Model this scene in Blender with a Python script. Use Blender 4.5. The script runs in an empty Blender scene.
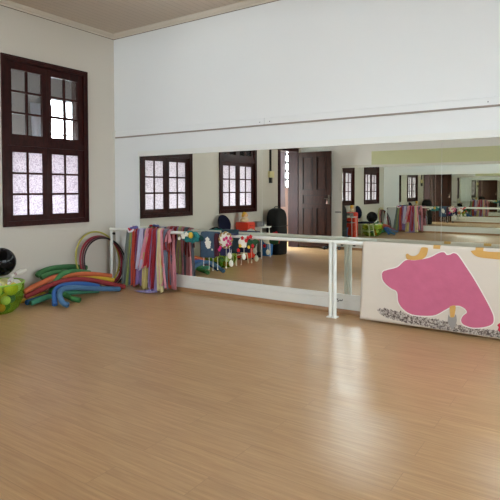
import bpy, bmesh, math, random
from mathutils import Vector, Matrix, noise
random.seed(7)
PI = math.pi
SC = bpy.context.scene
COL = SC.collection

# ------------------------------------------------------------------ camera
F_PX, PPY, YAW, PITCH, ROLL = 518.5, 205.85, 33.984, 1.72, -0.116
CAM = Vector((6.5, -5.7387, 1.4799))
a, t, r = math.radians(YAW), math.radians(PITCH), math.radians(ROLL)
FW = Vector((-math.sin(a)*math.cos(t), math.cos(a)*math.cos(t), -math.sin(t)))
RT0 = Vector((math.cos(a), math.sin(a), 0)); UP0 = RT0.cross(FW)
RT = RT0*math.cos(r) + UP0*math.sin(r); UP = UP0*math.cos(r) - RT0*math.sin(r)
cd = bpy.data.cameras.new('camera'); cam = bpy.data.objects.new('camera', cd); COL.objects.link(cam)
cd.sensor_width = 36; cd.sensor_fit = 'HORIZONTAL'; cd.lens = F_PX/500*36
cd.shift_y = -(250-PPY)/500; cd.clip_end = 200; cd.clip_start = .05
m = Matrix((RT, UP, -FW)).transposed().to_4x4(); m.translation = CAM; cam.matrix_world = m
SC.camera = cam

def at(px, py, axis, val):
    """the point of the plane axis = val that stands at a pixel of the photograph"""
    d = FW + RT*((px-250)/F_PX) - UP*((py-PPY)/F_PX)
    return CAM + d*((val-CAM[axis])/d[axis])

# ------------------------------------------------------------------ materials
def lin(c):
    return tuple(((v/255)/12.92 if v/255 <= .04045 else ((v/255+.055)/1.055)**2.4) for v in c) + (1,)
MATS = {}
def mat(name, rgb, rough=.6, metal=0, spec=.5, bump=0, bscale=60, vary=0, vscale=8, alpha=1, coat=0, sheen=0):
    if name in MATS: return MATS[name]
    m = bpy.data.materials.new(name); m.use_nodes = True; MATS[name] = m
    nt = m.node_tree; b = nt.nodes['Principled BSDF']
    b.inputs['Base Color'].default_value = lin(rgb); b.inputs['Roughness'].default_value = rough
    b.inputs['Metallic'].default_value = metal; b.inputs['Specular IOR Level'].default_value = spec
    b.inputs['Alpha'].default_value = alpha
    if coat: b.inputs['Coat Weight'].default_value = coat
    if sheen: b.inputs['Sheen Weight'].default_value = sheen
    tc = nt.nodes.new('ShaderNodeTexCoord')
    if vary:
        n = nt.nodes.new('ShaderNodeTexNoise'); n.inputs['Scale'].default_value = vscale; n.inputs['Detail'].default_value = 4
        nt.links.new(tc.outputs['Object'], n.inputs['Vector'])
        mx = nt.nodes.new('ShaderNodeMix'); mx.data_type = 'RGBA'
        mx.inputs[6].default_value = tuple(c*(1-vary) for c in lin(rgb)[:3])+(1,)
        mx.inputs[7].default_value = tuple(min(1, c*(1+vary)) for c in lin(rgb)[:3])+(1,)
        nt.links.new(n.outputs['Fac'], mx.inputs[0]); nt.links.new(mx.outputs[2], b.inputs['Base Color'])
    if bump:
        n = nt.nodes.new('ShaderNodeTexNoise'); n.inputs['Scale'].default_value = bscale; n.inputs['Detail'].default_value = 3
        nt.links.new(tc.outputs['Object'], n.inputs['Vector'])
        bp = nt.nodes.new('ShaderNodeBump'); bp.inputs['Strength'].default_value = bump; bp.inputs['Distance'].default_value = .01
        nt.links.new(n.outputs['Fac'], bp.inputs['Height']); nt.links.new(bp.outputs['Normal'], b.inputs['Normal'])
    return m

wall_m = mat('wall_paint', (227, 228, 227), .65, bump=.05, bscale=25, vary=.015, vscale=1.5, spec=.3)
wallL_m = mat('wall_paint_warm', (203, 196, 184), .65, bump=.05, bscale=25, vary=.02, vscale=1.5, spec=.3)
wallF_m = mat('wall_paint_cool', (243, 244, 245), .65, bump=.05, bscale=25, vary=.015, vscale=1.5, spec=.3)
white_m = mat('white_paint', (226, 226, 220), .4, vary=.02, vscale=5)
trimw_m = mat('trim_paint', (216, 214, 205), .5, vary=.03, vscale=5)
crown_m = mat('crown_paint', (205, 195, 180), .6)
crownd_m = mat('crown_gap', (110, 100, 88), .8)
metal_m = mat('white_enamel', (232, 233, 226), .3, coat=.3)
black_m = mat('black_plastic', (14, 14, 16), .35)
cloth_black = mat('black_cloth', (11, 12, 13), .8, bump=.3, bscale=30, vary=.2)
mould_m = mat('skirting_wood', (165, 125, 88), .4, vary=.12, vscale=14)
hallg_m = mat('hall_wall_grey', (118, 115, 117), .8, vary=.03)
hallp_m = mat('hall_wall_pink', (244, 214, 204), .8, vary=.03)
green_board = mat('pale_green_board', (214, 218, 178), .6, vary=.03, vscale=4)
grey_rail = mat('grey_rail', (150, 152, 155), .5)

def wood_mat(name, c1, c2, rough=.35, scale=(3, 3, .5)):
    m = bpy.data.materials.new(name); m.use_nodes = True; nt = m.node_tree; b = nt.nodes['Principled BSDF']
    tc = nt.nodes.new('ShaderNodeTexCoord'); mp = nt.nodes.new('ShaderNodeMapping'); mp.inputs['Scale'].default_value = scale
    n = nt.nodes.new('ShaderNodeTexNoise'); n.inputs['Scale'].default_value = 8; n.inputs['Detail'].default_value = 6; n.inputs['Distortion'].default_value = 1.2
    cr = nt.nodes.new('ShaderNodeValToRGB'); cr.color_ramp.elements[0].color = lin(c1); cr.color_ramp.elements[1].color = lin(c2)
    cr.color_ramp.elements[0].position = .3; cr.color_ramp.elements[1].position = .7
    nt.links.new(tc.outputs['Object'], mp.inputs[0]); nt.links.new(mp.outputs[0], n.inputs['Vector'])
    nt.links.new(n.outputs['Fac'], cr.inputs[0]); nt.links.new(cr.outputs[0], b.inputs['Base Color'])
    b.inputs['Roughness'].default_value = rough; b.inputs['Specular IOR Level'].default_value = .18
    return m
dwood = wood_mat('dark_window_wood', (34, 8, 6), (56, 16, 11), .45)
doorwood = wood_mat('dark_door_wood', (28, 11, 6), (60, 29, 16), .42, (4, 4, .45))
doorwood2 = wood_mat('door_frame_wood', (34, 14, 16), (52, 24, 24), .45)

def floor_material():
    m = bpy.data.materials.new('laminate_floor'); m.use_nodes = True; nt = m.node_tree; N = nt.nodes; L = nt.links
    b = N['Principled BSDF']
    tc = N.new('ShaderNodeTexCoord')
    br = N.new('ShaderNodeTexBrick'); br.inputs['Scale'].default_value = 1
    br.inputs['Brick Width'].default_value = 1.3; br.inputs['Row Height'].default_value = .2
    br.inputs['Mortar Size'].default_value = .0022; br.inputs['Mortar Smooth'].default_value = .3
    br.inputs['Color1'].default_value = (0, 0, 0, 1); br.inputs['Color2'].default_value = (1, 1, 1, 1); br.inputs['Mortar'].default_value = (.5, .5, .5, 1)
    br.offset = .37; br.inputs['Bias'].default_value = 0
    mp0 = N.new('ShaderNodeMapping'); mp0.inputs['Location'].default_value = (.35, .07, 0)
    L.new(tc.outputs['Object'], mp0.inputs[0]); L.new(mp0.outputs[0], br.inputs['Vector'])
    mp = N.new('ShaderNodeMapping'); mp.inputs['Scale'].default_value = (1.6, 34, 1)
    L.new(tc.outputs['Object'], mp.inputs[0])
    sp = N.new('ShaderNodeVectorMath'); sp.operation = 'ADD'
    sc = N.new('ShaderNodeVectorMath'); sc.operation = 'SCALE'; sc.inputs[3].default_value = 7
    L.new(br.outputs['Color'], sc.inputs[0]); L.new(mp.outputs[0], sp.inputs[0]); L.new(sc.outputs[0], sp.inputs[1])
    n = N.new('ShaderNodeTexNoise'); n.inputs['Scale'].default_value = 1.6; n.inputs['Detail'].default_value = 7; n.inputs['Roughness'].default_value = .65
    L.new(sp.outputs[0], n.inputs['Vector'])
    cr = N.new('ShaderNodeValToRGB'); e = cr.color_ramp.elements
    e[0].position = .25; e[0].color = lin((174, 134, 92)); e[1].position = .8; e[1].color = lin((208, 169, 122))
    L.new(n.outputs['Fac'], cr.inputs[0])
    tone = N.new('ShaderNodeMix'); tone.data_type = 'RGBA'; tone.blend_type = 'MULTIPLY'; tone.inputs[0].default_value = 1
    tr = N.new('ShaderNodeMapRange'); tr.inputs['To Min'].default_value = .97; tr.inputs['To Max'].default_value = 1.03
    L.new(br.outputs['Color'], tr.inputs['Value']); L.new(cr.outputs[0], tone.inputs[6]); L.new(tr.outputs[0], tone.inputs[7])
    seam = N.new('ShaderNodeMix'); seam.data_type = 'RGBA'
    seam.inputs[7].default_value = lin((120, 90, 64))
    fm = N.new('ShaderNodeMath'); fm.operation = 'MULTIPLY'; fm.inputs[1].default_value = .3
    L.new(br.outputs['Fac'], fm.inputs[0]); L.new(fm.outputs[0], seam.inputs[0]); L.new(tone.outputs[2], seam.inputs[6])
    L.new(seam.outputs[2], b.inputs['Base Color'])
    n2 = N.new('ShaderNodeTexNoise'); n2.inputs['Scale'].default_value = 3; n2.inputs['Detail'].default_value = 5
    L.new(tc.outputs['Object'], n2.inputs['Vector'])
    rr = N.new('ShaderNodeMapRange'); rr.inputs['To Min'].default_value = .32; rr.inputs['To Max'].default_value = .42
    L.new(n2.outputs['Fac'], rr.inputs['Value']); L.new(rr.outputs[0], b.inputs['Roughness'])
    b.inputs['Specular IOR Level'].default_value = .5; b.inputs['Coat Weight'].default_value = .3; b.inputs['Coat Roughness'].default_value = .27
    bp = N.new('ShaderNodeBump'); bp.inputs['Strength'].default_value = .12; bp.inputs['Distance'].default_value = .002
    L.new(n.outputs['Fac'], bp.inputs['Height']); L.new(bp.outputs[0], b.inputs['Normal'])
    return m
floor_m = floor_material()

def ceiling_material():
    m = bpy.data.materials.new('boarded_ceiling'); m.use_nodes = True; nt = m.node_tree; N = nt.nodes; L = nt.links
    b = N['Principled BSDF']; b.inputs['Roughness'].default_value = .7
    tc = N.new('ShaderNodeTexCoord'); sx = N.new('ShaderNodeSeparateXYZ'); L.new(tc.outputs['Object'], sx.inputs[0])
    d = N.new('ShaderNodeMath'); d.operation = 'DIVIDE'; d.inputs[1].default_value = .1; L.new(sx.outputs[0], d.inputs[0])
    f = N.new('ShaderNodeMath'); f.operation = 'FRACT'; L.new(d.outputs[0], f.inputs[0])
    g = N.new('ShaderNodeMath'); g.operation = 'LESS_THAN'; g.inputs[1].default_value = .07; L.new(f.outputs[0], g.inputs[0])
    mx = N.new('ShaderNodeMix'); mx.data_type = 'RGBA'; mx.inputs[6].default_value = lin((198, 184, 168)); mx.inputs[7].default_value = lin((172, 158, 143))
    L.new(g.outputs[0], mx.inputs[0]); L.new(mx.outputs[2], b.inputs['Base Color'])
    return m
ceil_m = ceiling_material()

def mirror_material():
    m = bpy.data.materials.new('mirror_silver'); m.use_nodes = True; nt = m.node_tree
    b = nt.nodes['Principled BSDF']; b.inputs['Metallic'].default_value = 1; b.inputs['Roughness'].default_value = .0
    b.inputs['Base Color'].default_value = (.87, .89, .83, 1)
    return m
mirror_m = mirror_material()

def clear_glass():
    m = bpy.data.materials.new('clear_glass'); m.use_nodes = True; nt = m.node_tree; N = nt.nodes; L = nt.links
    N.remove(N['Principled BSDF'])
    tr = N.new('ShaderNodeBsdfTransparent'); tr.inputs[0].default_value = (.9, .92, .92, 1)
    gl = N.new('ShaderNodeBsdfGlossy'); gl.inputs['Roughness'].default_value = .02
    fr = N.new('ShaderNodeFresnel'); fr.inputs[0].default_value = 1.45
    mx = N.new('ShaderNodeMixShader'); L.new(fr.outputs[0], mx.inputs[0]); L.new(tr.outputs[0], mx.inputs[1]); L.new(gl.outputs[0], mx.inputs[2])
    L.new(mx.outputs[0], N['Material Output'].inputs[0]); return m
clear_m = clear_glass()

def frosted_glass():
    m = bpy.data.materials.new('frosted_patterned_glass'); m.use_nodes = True; nt = m.node_tree; N = nt.nodes; L = nt.links
    N.remove(N['Principled BSDF'])
    tc = N.new('ShaderNodeTexCoord'); v = N.new('ShaderNodeTexVoronoi'); v.inputs['Scale'].default_value = 60
    L.new(tc.outputs['Object'], v.inputs['Vector'])
    cr = N.new('ShaderNodeValToRGB'); e = cr.color_ramp.elements
    e[0].position = .12; e[0].color = (.57, .53, .545, 1); e[1].position = .75; e[1].color = (.27, .245, .265, 1)
    L.new(v.outputs['Distance'], cr.inputs[0])
    tl = N.new('ShaderNodeBsdfTranslucent'); L.new(cr.outputs[0], tl.inputs[0])
    df = N.new('ShaderNodeBsdfGlossy'); df.inputs['Roughness'].default_value = .3; df.inputs[0].default_value = (.5, .5, .5, 1)
    mx = N.new('ShaderNodeMixShader'); mx.inputs[0].default_value = .06
    L.new(tl.outputs[0], mx.inputs[1]); L.new(df.outputs[0], mx.inputs[2])
    L.new(mx.outputs[0], N['Material Output'].inputs[0]); return m
frost_m = frosted_glass()

def emit(name, rgb, s):
    m = bpy.data.materials.new(name); m.use_nodes = True; b = m.node_tree.nodes['Principled BSDF']
    b.inputs['Emission Color'].default_value = rgb+(1,); b.inputs['Emission Strength'].default_value = s
    b.inputs['Base Color'].default_value = (.8, .8, .8, 1); return m

# ------------------------------------------------------------------ mesh helpers
def link(name, bm, m, parent=None, smooth=None, kind=None):
    me = bpy.data.meshes.new(name)
    bmesh.ops.recalc_face_normals(bm, faces=bm.faces[:])
    bm.to_mesh(me); bm.free()
    o = bpy.data.objects.new(name, me); COL.objects.link(o)
    if m: me.materials.append(m)
    if smooth is not None:
        for p in me.polygons: p.use_smooth = True
        me.set_sharp_from_angle(angle=math.radians(smooth))
    if parent: o.parent = parent
    if kind: o['kind'] = kind
    return o
def tag(o, label, cat, group=None):
    o['label'] = label; o['category'] = cat
    if group: o['group'] = group
    return o
def root(name, loc, label=None, cat=None, group=None, rz=0, kind=None):
    o = bpy.data.objects.new(name, None); COL.objects.link(o); o.location = loc; o.rotation_euler = (0, 0, rz)
    o.empty_display_size = .1
    if label: tag(o, label, cat, group)
    if kind: o['kind'] = kind
    return o
def box(bm, x0, x1, y0, y1, z0, z1, bev=0):
    v = [bm.verts.new((x, y, z)) for x in (x0, x1) for y in (y0, y1) for z in (z0, z1)]
    fs = [bm.faces.new([v[i] for i in f]) for f in ((0, 1, 3, 2), (4, 6, 7, 5), (0, 4, 5, 1), (2, 3, 7, 6), (0, 2, 6, 4), (1, 5, 7, 3))]
    if bev:
        es = list({e for f in fs for e in f.edges})
        bmesh.ops.bevel(bm, geom=es, offset=bev, segments=2, affect='EDGES', profile=.6)
    return bm
def BM(): return bmesh.new()
def bx(*a, bev=0): return box(BM(), *a, bev=bev)
def smooth_path(pts, n=8):
    P = [Vector(p) for p in pts]
    if len(P) < 3: return P
    P = [P[0]*2-P[1]]+P+[P[-1]*2-P[-2]]; out = []
    for i in range(1, len(P)-2):
        for k in range(n):
            u = k/n; p0, p1, p2, p3 = P[i-1:i+3]
            out.append(.5*((2*p1)+(p2-p0)*u+(2*p0-5*p1+4*p2-p3)*u*u+(3*p1-p0-3*p2+p3)*u**3))
    out.append(P[-2]); return out
def tube(bm, pts, r, seg=12, closed=False, cap=True):
    pts = [Vector(p) for p in pts]; n = len(pts); rings = []
    rad = r if callable(r) else (lambda u: r)
    T0 = ((pts[1]-pts[-1]) if closed else (pts[1]-pts[0])).normalized()
    up = Vector((0, 0, 1)) if abs(T0.z) < .9 else Vector((1, 0, 0))
    nrm = (up-T0*up.dot(T0)).normalized()
    for i, p in enumerate(pts):
        if closed: T = (pts[(i+1) % n]-pts[i-1]).normalized()
        else: T = (pts[min(i+1, n-1)]-pts[max(i-1, 0)]).normalized()
        nrm = (nrm-T*nrm.dot(T)).normalized(); b = T.cross(nrm); rr = rad(i/(n-1))
        rings.append([bm.verts.new(p+(nrm*math.cos(2*PI*k/seg)+b*math.sin(2*PI*k/seg))*rr) for k in range(seg)])
    for i in range(n if closed else n-1):
        A, B = rings[i], rings[(i+1) % n]
        for k in range(seg): bm.faces.new((A[k], A[(k+1) % seg], B[(k+1) % seg], B[k]))
    if not closed and cap: bm.faces.new(rings[0][::-1]); bm.faces.new(rings[-1])
    return bm
def lathe(bm, prof, seg=24, c=(0, 0, 0), cap=True):
    rings = []
    for (rr, z) in prof:
        rings.append([bm.verts.new((c[0]+rr*math.cos(2*PI*k/seg), c[1]+rr*math.sin(2*PI*k/seg), c[2]+z)) for k in range(seg)])
    for A, B in zip(rings, rings[1:]):
        for k in range(seg): bm.faces.new((A[k], A[(k+1) % seg], B[(k+1) % seg], B[k]))
    if cap: bm.faces.new(rings[0][::-1]); bm.faces.new(rings[-1])
    return bm
def ball(bm, c, r, s=(1, 1, 1), seg=16, rings=10, wob=0):
    mt = Matrix.Translation(c) @ Matrix.Diagonal((r*s[0], r*s[1], r*s[2], 1))
    g = bmesh.ops.create_uvsphere(bm, u_segments=seg, v_segments=rings, radius=1, matrix=mt)
    if wob:
        for v in g['verts']:
            d = v.co-Vector(c); v.co = Vector(c)+d*(1+wob*noise.noise(v.co*18))
    return bm
def poly(bm, pts, nrm, th):
    """closed outline (list of 3-D points) thickened by th along nrm"""
    A = [bm.verts.new(p) for p in pts]; B = [bm.verts.new(Vector(p)+Vector(nrm)*th) for p in pts]
    f1 = bm.faces.new(A); f2 = bm.faces.new(B[::-1]); n = len(pts)
    for i in range(n): bm.faces.new((A[i], B[i], B[(i+1) % n], A[(i+1) % n]))
    bm.normal_update(); bmesh.ops.triangulate(bm, faces=[f1, f2]); return bm

# ------------------------------------------------------------------ the room
H, HC, D, XR, WT = 3.897, 3.96, 6.312, 9.4, .26
W1 = (-1.9105, -.541); W2 = (-4.1585, -2.7756); WZ = (1.0, 3.277)
DR = (-6.13, -5.2); DZ = 2.5
HX = -2.0                                     # outer wall of the gallery beyond the left wall

link('floor', bx(0, XR, -D, 0, -.1, 0), floor_m, kind='structure')
link('ceiling', bx(-.02, XR, -D, 0, HC, HC+.1), ceil_m, kind='structure')
def wall_x(name, x0, x1, ya, yb, z0, z1, holes, m):
    """wall across x with rectangular holes (y0,y1,z0,z1), ordered in y"""
    bm = BM(); y = ya
    for h in sorted(holes):
        box(bm, x0, x1, y, h[0], z0, z1)
        if h[2] > z0: box(bm, x0, x1, h[0], h[1], z0, h[2])
        if h[3] < z1: box(bm, x0, x1, h[0], h[1], h[3], z1)
        y = h[1]
    box(bm, x0, x1, y, yb, z0, z1)
    return link(name, bm, m, kind='structure')
ci = .06
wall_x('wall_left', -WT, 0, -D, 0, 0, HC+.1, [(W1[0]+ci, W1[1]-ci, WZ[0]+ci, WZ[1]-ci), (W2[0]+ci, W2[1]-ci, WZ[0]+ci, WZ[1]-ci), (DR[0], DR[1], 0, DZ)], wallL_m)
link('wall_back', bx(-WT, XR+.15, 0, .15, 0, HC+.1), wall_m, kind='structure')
TW = [(.75, 2.3), (4.7, 5.8), (7.3, 8.9)]; TZ = (2.9, 3.86)  # the last one is unseen, added to brighten the back wall's upper right
b = BM(); xx = -WT
for (ta, tb_) in TW:
    box(b, xx, ta, -D-.15, -D, 0, HC+.1); box(b, ta, tb_, -D-.15, -D, 0, TZ[0]); box(b, ta, tb_, -D-.15, -D, TZ[1], HC+.1); xx = tb_
box(b, xx, XR+.15, -D-.15, -D, 0, HC+.1)
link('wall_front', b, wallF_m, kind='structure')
RW = [(-4.6, -3.3), (-2.4, -1.1)]  # unseen windows, added to light the floor and left wall
wall_x('wall_right', XR, XR+.15, -D, 0, 0, HC+.1, [(a0+ci, a1-ci, WZ[0]-.2+ci, WZ[1]-ci) for a0, a1 in RW], wall_m)

def sweep_box(name, prof, axis, a0, a1, base, sgn, m):
    """profile (outward, z) run along an axis; base is the wall plane, sgn the way into the room"""
    bm = BM(); A = []; B = []
    for (o, z) in prof:
        if axis == 'x': A.append(bm.verts.new((a0, base+sgn*o, z))); B.append(bm.verts.new((a1, base+sgn*o, z)))
        else: A.append(bm.verts.new((base+sgn*o, a0, z))); B.append(bm.verts.new((base+sgn*o, a1, z)))
    n = len(prof); bm.faces.new(A); bm.faces.new(B[::-1])
    for i in range(n): bm.faces.new((A[i], A[(i+1) % n], B[(i+1) % n], B[i]))
    return link(name, bm, m, kind='structure')
cp = [(0, H), (.015, H), (.02, H+.02), (.045, H+.028), (.07, H+.05), (.075, HC), (0, HC)]
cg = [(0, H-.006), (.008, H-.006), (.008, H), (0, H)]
for i, (ax, a0, a1, base, s) in enumerate((('y', -D, 0, 0, 1), ('x', 0, XR, 0, -1), ('x', 0, XR, -D, 1), ('y', -D, 0, XR, -1))):
    tr = sweep_box('trim_%d' % (i+1), cp, ax, a0, a1, base, s, crown_m)
    g = sweep_box('crown_shadow_gap', cg, ax, a0, a1, base, s, crownd_m); g.parent = tr
sk = [(0, 0), (.022, 0), (.022, .03), (.014, .055), (0, .055)]
sweep_box('baseboard_back', sk, 'x', 0, XR, 0, -1, mould_m)
sweep_box('baseboard_front', sk, 'x', 0, XR, -D, 1, mould_m)
sweep_box('baseboard_left', sk, 'y', DR[1]+.09, 0, 0, 1, mould_m)
sweep_box('baseboard_right', sk, 'y', -D, 0, XR, -1, mould_m)
# cable rail across the back wall, in two lengths
edge_m = mat('brown_rail_edge', (150, 138, 128), .7)  # brown-grey strip along the rail's lower edge
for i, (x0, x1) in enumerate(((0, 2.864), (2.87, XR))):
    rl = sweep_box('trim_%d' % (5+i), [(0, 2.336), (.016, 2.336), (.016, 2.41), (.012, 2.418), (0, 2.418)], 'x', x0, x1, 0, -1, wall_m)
    link('rail_edge', bx(x0, x1, -.02, 0, 2.318, 2.336), edge_m, rl)
for x in (2.80, 2.95, 5.55, 5.85):
    bm = BM(); ball(bm, (x, -.017, 2.37), .006, seg=8, rings=6); link('screw', bm, black_m, rl)
link('end_cap', bx(0, .035, -.03, 0, 2.308, 2.43), trimw_m, rl)

# ---- window maker: local frame u = along wall, w = into the room, z up
def window(name, origin, rz, width, z0, z1, lower=frost_m):
    R = root(name, origin, rz=rz, kind='structure')
    h = width/2; k = (z1-z0)/2.277
    cw = .07; Z = lambda z: z0+(z-1.0)*k
    fr = BM()
    box(fr, -h, -h+cw, -.27, .022, z0, z1); box(fr, h-cw, h, -.27, .022, z0, z1)
    box(fr, -h+cw, h-cw, -.27, .022, z0, z0+cw); box(fr, -h+cw, h-cw, -.27, .022, z1-cw, z1)
    box(fr, -h+cw, h-cw, -.08, .012, Z(2.085), Z(2.165))
    box(fr, -h, -h+.02, .022, .03, z0, z1); box(fr, h-.02, h, .022, .03, z0, z1)
    box(fr, -h+.02, h-.02, .022, .03, z0, z0+.02); box(fr, -h+.02, h-.02, .022, .03, z1-.02, z1)
    link('window_frame', fr, dwood, R)
    for (g0, g1, s0, s1, gm) in ((1.15, 2.0, 1.07, 2.085, lower), (2.24, 3.103, 2.165, 3.207, clear_m)):
        for s in (-1, 1):
            ua, ub = (-h+cw, -.002) if s < 0 else (.002, h-cw)
            ga, gb = (ua+.085, ub-.07) if s < 0 else (ua+.07, ub-.085)
            b = BM(); y0, y1 = -.05, -.008
            box(b, ua, ga, y0, y1, Z(s0), Z(s1)); box(b, gb, ub, y0, y1, Z(s0), Z(s1))
            box(b, ga, gb, y0, y1, Z(s0), Z(g0)); box(b, ga, gb, y0, y1, Z(g1), Z(s1))
            mu = (ga+gb)/2; box(b, mu-.014, mu+.014, y0+.005, y1-.006, Z(g0), Z(g1))
            for q in (1, 2):
                zz = Z(g0+(g1-g0)*q/3); box(b, ga, mu-.014, y0+.006, y1-.007, zz-.014, zz+.014); box(b, mu+.014, gb, y0+.006, y1-.007, zz-.014, zz+.014)
            sa = link('window_sash', b, dwood, R)
            link('glass', bx(ga, gb, -.032, -.028, Z(g0), Z(g1)), gm, sa)
    return R
# local x -> world -y..; rotate so that local +y points into the room (+x)
for nm, (ya, yb) in (('window_1', W1), ('window_2', W2)):
    window(nm, (0, (ya+yb)/2, 0), -PI/2, yb-ya, *WZ)
for i, (ya, yb) in enumerate(RW):
    window('window_%d' % (i+3), (XR, (ya+yb)/2, 0), PI/2, yb-ya, WZ[0]-.2, WZ[1], lower=clear_m)

for i, (ta, tb_) in enumerate(TW):                 # high windows over the opposite mirrors; the last is added for light
    R = root('window_%d' % (i+10), ((ta+tb_)/2, -D, 0), kind='structure'); h = (tb_-ta)/2
    b = BM(); box(b, -h, -h+.06, -.1, .01, *TZ); box(b, h-.06, h, -.1, .01, *TZ)
    box(b, -h+.06, h-.06, -.1, .01, TZ[0], TZ[0]+.06); box(b, -h+.06, h-.06, -.1, .01, TZ[1]-.06, TZ[1]); box(b, -.02, .02, -.08, -.01, TZ[0]+.06, TZ[1]-.06)
    link('window_frame', b, dwood, R)
    link('glass', bx(-h+.06, h-.06, -.05, -.046, TZ[0]+.06, TZ[1]-.06), clear_m, R)

# ---- doorway and its open leaf
dr = root('door_1', (0, DR[1], 0), kind='structure')
b = BM()
box(b, -WT-.01, .02, DR[1]-.03, DR[1]+.07, 0, DZ-.03)
box(b, -WT-.01, .02, DR[0]-.02, DR[0]+.03, 0, DZ-.03)
box(b, -WT-.01, .02, DR[0]-.02, DR[1]+.07, DZ-.03, DZ+.06)
for v in b.verts: v.co.y -= DR[1]
link('door_frame', b, doorwood2, dr)
LW, LZ0, LZ1 = .93, .045, 2.45
b = BM(); th = .04; PANELS = []
st = .115
def leafbox(x0, x1, z0, z1, y0=0, y1=th): box(b, x0, x1, y0, y1, z0, z1)
leafbox(0, st, LZ0, LZ1); leafbox(LW-st, LW, LZ0, LZ1)
rails = [(LZ0, LZ0+.2), (1.03, 1.12), (1.36, 1.48), (LZ1-.12, LZ1)]
for z0, z1 in rails: leafbox(st, LW-st, z0, z1)
leafbox(LW/2-.05, LW/2+.05, rails[0][1], rails[1][0]); leafbox(LW/2-.05, LW/2+.05, rails[2][1], rails[3][0])
leafbox(st, LW-st, LZ0+.1, LZ1-.06, .014, .026)
for (x0, x1, z0, z1) in ((st, LW/2-.05, rails[0][1], rails[1][0]), (LW/2+.05, LW-st, rails[0][1], rails[1][0]), (st, LW-st, rails[1][1], rails[2][0]),
                         (st, LW/2-.05, rails[2][1], rails[3][0]), (LW/2+.05, LW-st, rails[2][1], rails[3][0])):
    g = .05; box(b, x0+g, x1-g, .009, .031, z0+g, z1-g); PANELS.append((x0, x1, z0, z1))
leaf = link('door_leaf', b, doorwood, dr)
leaf.location = (.05, -6.13-DR[1], 0); leaf.rotation_euler = (0, 0, math.radians(2.5))
mould_shade = mat('moulding_shade', (24, 10, 7), .5, spec=.2)  # near-black colour paints in the relief shade around the door panels
for (x0, x1, z0, z1) in PANELS:
    b = BM(); g = .018
    for (ya, yb) in ((.026, .045), (-.005, .014)):
        box(b, x0, x0+g, ya, yb, z0, z1); box(b, x1-g, x1, ya, yb, z0, z1); box(b, x0+g, x1-g, ya, yb, z0, z0+g); box(b, x0+g, x1-g, ya, yb, z1-g, z1)
    link('panel_shade_moulding', b, mould_shade, leaf)
steel = mat('dull_steel', (96, 90, 80), .45, metal=.6)
b = BM(); box(b, LW-.075, LW-.035, th, th+.006, 1.13, 1.36); tube(b, [(LW-.055, th, 1.27), (LW-.055, th+.05, 1.27), (LW-.15, th+.055, 1.27)], .009, 8)
link('door_handle', b, steel, leaf)
b = BM(); lathe(b, [(.002, .09), (.006, .08), (.022, .01), (.026, 0)], 10, (LW-.075, th+.06, 1.14)); tube(b, [(LW-.075, th+.06, 1.22), (LW-.075, th+.055, 1.28)], .003, 6)
tag(link('key_tassel', b, mat('tassel_pink', (225, 185, 175), .8)), 'small pale pink tassel hanging from the dark door handle', 'tassel').matrix_world = Matrix.Translation((.05, -6.13, 0)) @ Matrix.Rotation(math.radians(2.5), 4, 'Z')
# black rubber wedges at the foot of the door leaf
for i, x in enumerate((.83, 1.06)):
    b = BM(); ball(b, (x, -6.0, .04), .045, (1, .6, .85), 12, 8)
    tag(link('door_stop', b, black_m), ('black rubber door stop under the free edge of the open door', 'black rubber door stop on the floor just past the open door')[i], 'door stop')

# ---- the gallery beyond the left wall
pk = -8.2
hw = wall_x('wall_gallery', HX-.12, HX, -11, 3, 0, 4, [(-9.35, -8.45, 1.55, 2.95), (-7.9, -4.4, .9, 2.75), (-4.1, -.15, .9, 2.3), (.24, .95, .9, 3.2)], hallg_m)
link('wall_gallery_dado', bx(HX, HX+.02, -11, -8.0, 0, 1.55), hallp_m, kind='structure')
link('floor_gallery', bx(HX, -WT, -11, 3, -.1, 0), floor_m, kind='structure')
link('floor_threshold', bx(-WT, 0, DR[0]+.03, DR[1]-.03, -.1, 0), floor_m, kind='structure')
link('ceiling_gallery', bx(HX-.1, -WT, -11, 3, 3.9, 4), hallg_m, kind='structure')
link('wall_gallery_far', bx(HX-.1, -WT, -11.1, -11, 0, 4), hallg_m, kind='structure')
link('wall_gallery_near', bx(HX-.1, -WT, 3, 3.1, 0, 4), hallg_m, kind='structure')
link('wall_gallery_inner_back', bx(-WT, -.1, .15, 3, 0, 4), hallg_m, kind='structure')
link('wall_gallery_inner_front', bx(-WT, -.1, -11, -D-.15, 0, 4), hallg_m, kind='structure')
def grid(name, y0, y1, z0, z1, ny, nz, m, gwid=.014):
    b = BM(); x0, x1 = HX-.07, HX-.04; w = gwid
    for i in range(ny+1):
        y = y0+(y1-y0)*i/ny; w = gwid; box(b, x0, x1, y-w, y+w, z0, z1)
    for i in range(nz+1):
        z = z0+(z1-z0)*i/nz; box(b, x0-.01, x1+.01, y0, y1, z-w, z+w)
    return link(name, b, m, kind='structure')
gw = mat('grille_grey', (120, 118, 122), .6)
grid('window_6', -9.35, -8.45, 1.55, 2.95, 3, 5, gw, .036)
grid('window_7', -7.9, -4.4, .9, 2.75, 6, 3, gw)
grid('window_8', -4.1, -.15, .9, 2.3, 6, 2, gw)
grid('window_9', .24, .95, .9, 3.2, 2, 7, gw)
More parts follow.
